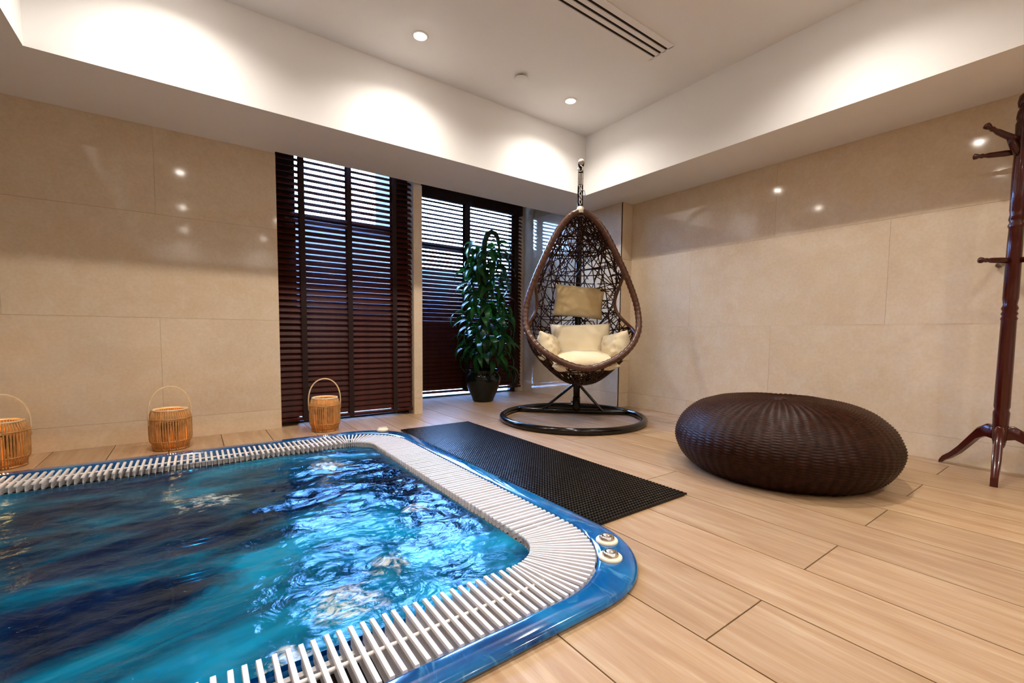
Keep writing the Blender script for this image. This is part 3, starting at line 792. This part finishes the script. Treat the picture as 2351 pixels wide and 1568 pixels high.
# ------------------------------------------------------------------ wicker pouf
PXc, PYc = 2.487, 1.052
t = thing('wicker_pouf', 'large round dark brown wicker pouf on the wooden floor', 'pouf', (PXc, PYc, 0))
prof = [(0,.372),(.03,.371),(.12,.376),(.24,.372),(.34,.352),(.42,.315),(.475,.262),(.505,.205),(.512,.160),(.500,.105),(.470,.055),(.430,.018),(.400,.004)]
cum = [0]
for p, q in zip(prof, prof[1:]): cum.append(cum[-1]+math.hypot(q[0]-p[0], q[1]-p[1]))
rt = [(s_, p[0]) for s_, p in zip(cum, prof)]; zt = [(s_, p[1]) for s_, p in zip(cum, prof)]
NR, NV = 64, 250; NT_ = NR*6; Ltot = cum[-1]
vs = []; fs = []
for j in range(NV+1):
    s_ = Ltot*j/NV; r0, z0 = hermite(rt, s_), hermite(zt, s_)
    d1, d2 = hermite(rt, min(Ltot, s_+.004))-hermite(rt, max(0, s_-.004)), hermite(zt, min(Ltot, s_+.004))-hermite(zt, max(0, s_-.004))
    L_ = math.hypot(d1, d2) or 1; nr, nz = -d2/L_, d1/L_
    amp = min(1, r0/.12)
    for i in range(NT_):
        q = 2*PI*i/NT_
        wv_ = math.cos(q*NR/2 + PI*((j//2) % 2))*.0018 + (.0016 if j % 2 else -.0016) + math.cos(q*NR)*.0010
        h = wv_*amp + .0025*noise.noise(Vector((q*3, j*.05, 0)))
        vs.append(((r0+nr*-h*-1)*math.cos(q), (r0+nr*h)*math.sin(q), z0+nz*-h*-1))
for j in range(NV):
    for i in range(NT_):
        a_ = j*NT_+i; b_ = j*NT_+(i+1) % NT_; fs.append((a_, a_+NT_, b_+NT_, b_))
tag(MB().add(vs, fs).build('woven_body', M_wickerd, t, True), None, None, kind='stuff')
MB().lathe([(0,.004),(.40,.004),(.40,.0),(0,0)], 40).build('base', M_black, t)
MB().lathe([(0,.384),(.018,.382),(.03,.376),(.032,.37)], 20).build('top_button', M_wickerd, t, True)

# ------------------------------------------------------------------ coat rack
RX, RY = 3.275, .345
t = thing('coat_rack', 'tall dark mahogany coat rack on three curved legs by the right wall', 'coat rack', (RX, RY, 0))
pp = [(0,.17),(.024,.175),(.028,.20),(.030,.30),(.031,.33),(.026,.345),(.030,.36),(.029,.62),(.028,.79),(.031,.80),(.026,.812),(.031,.824),(.026,.836),(.031,.85),(.025,.868),(.029,.90),(.028,1.16),(.026,1.24),(.031,1.255),(.025,1.27),(.030,1.285),(.026,1.31),(.029,1.33),(.030,1.50),(.028,1.60),(.030,1.70),(.031,1.74),(.026,1.755),(.030,1.77),(.027,1.80),(.020,1.815)]
MB().lathe(pp, 24).build('pole', M_mahog, t, True)
MB().lathe([(.018,1.81),(.026,1.822),(.029,1.845),(.025,1.872),(.012,1.885),(0,1.887)], 20).build('finial', M_mahog, t, True)
MB().lathe([(.0,.105),(.012,.11),(.016,.125),(.009,.14),(.02,.155),(.024,.175)], 16).build('pendant', M_mahog, t, True)
rh = Vector((.807,-.590,0)); fh = Vector((.590,.807,0))
def peg(d, z, L, rise, name='peg', br=True):
    d = d.normalized(); up = Vector((0,0,1)); pts = []; rs = []
    R0 = [(0,.013),(.25,.015),(.45,.014),(.62,.013),(.72,.009),(.78,.012),(.84,.009),(.9,.014),(.97,.015),(1.0,.006)]
    for (u, r) in R0: pts.append(d*(.02+L*u)+up*(z+rise*u*(1 if u < .6 else 1)*u**.4)); rs.append(r)
    o = MB().tube(pts, rs, 10).build(name, M_mahog, t, True)
    if br: MB().tube([d*.022+up*(z-.075), d*.045+up*(z-.03), d*.07+up*(z+rise*.2)], [.012,.016,.012], 8).build('bracket', M_mahog, o, True)
for sg in (1, -1):
    peg(rh*sg, 1.665, .17, .065); peg(rh*sg*.72-fh*.6*sg, 1.61, .15, .012, br=False)
for a_ in (0, 2.09, 4.19):
    peg(Matrix.Rotation(a_, 3, 'Z') @ (-rh), 1.085, .15, .0, br=False)
for tip in ((3.03-RX, .325-RY), (3.392-RX, .575-RY), (.085, -.262)):
    d = Vector((tip[0], tip[1], 0)); L = d.length; d.normalize(); sd = Vector((-d.y, d.x, 0))
    prof_ = [(.02,.235,.05),(.05,.240,.048),(.09,.215,.044),(.13,.160,.040),(.17,.105,.034),(.21,.062,.028),(.245,.034,.022),(L,.014,.014)]
    vs = []; fs = []
    for (x_, z_, h_) in prof_:
        for (sy, sz) in ((-.017,-1),(.017,-1),(.017,.6),(.010,1),(-.010,1),(-.017,.6)): vs.append(d*x_ + sd*sy*(1 if x_ < .2 else .8) + Vector((0,0,max(.0005, z_+h_*sz*(.5 if sz > 0 else .85)))))
    n = 6
    for i in range(len(prof_)-1):
        for k in range(n): fs.append((i*n+k, i*n+(k+1) % n, (i+1)*n+(k+1) % n, (i+1)*n+k))
    fs += [tuple(range(n-1,-1,-1)), tuple((len(prof_)-1)*n+k for k in range(n))]
    o = MB().add(vs, fs).build('leg', M_mahog, t, True); shade(o, 40)
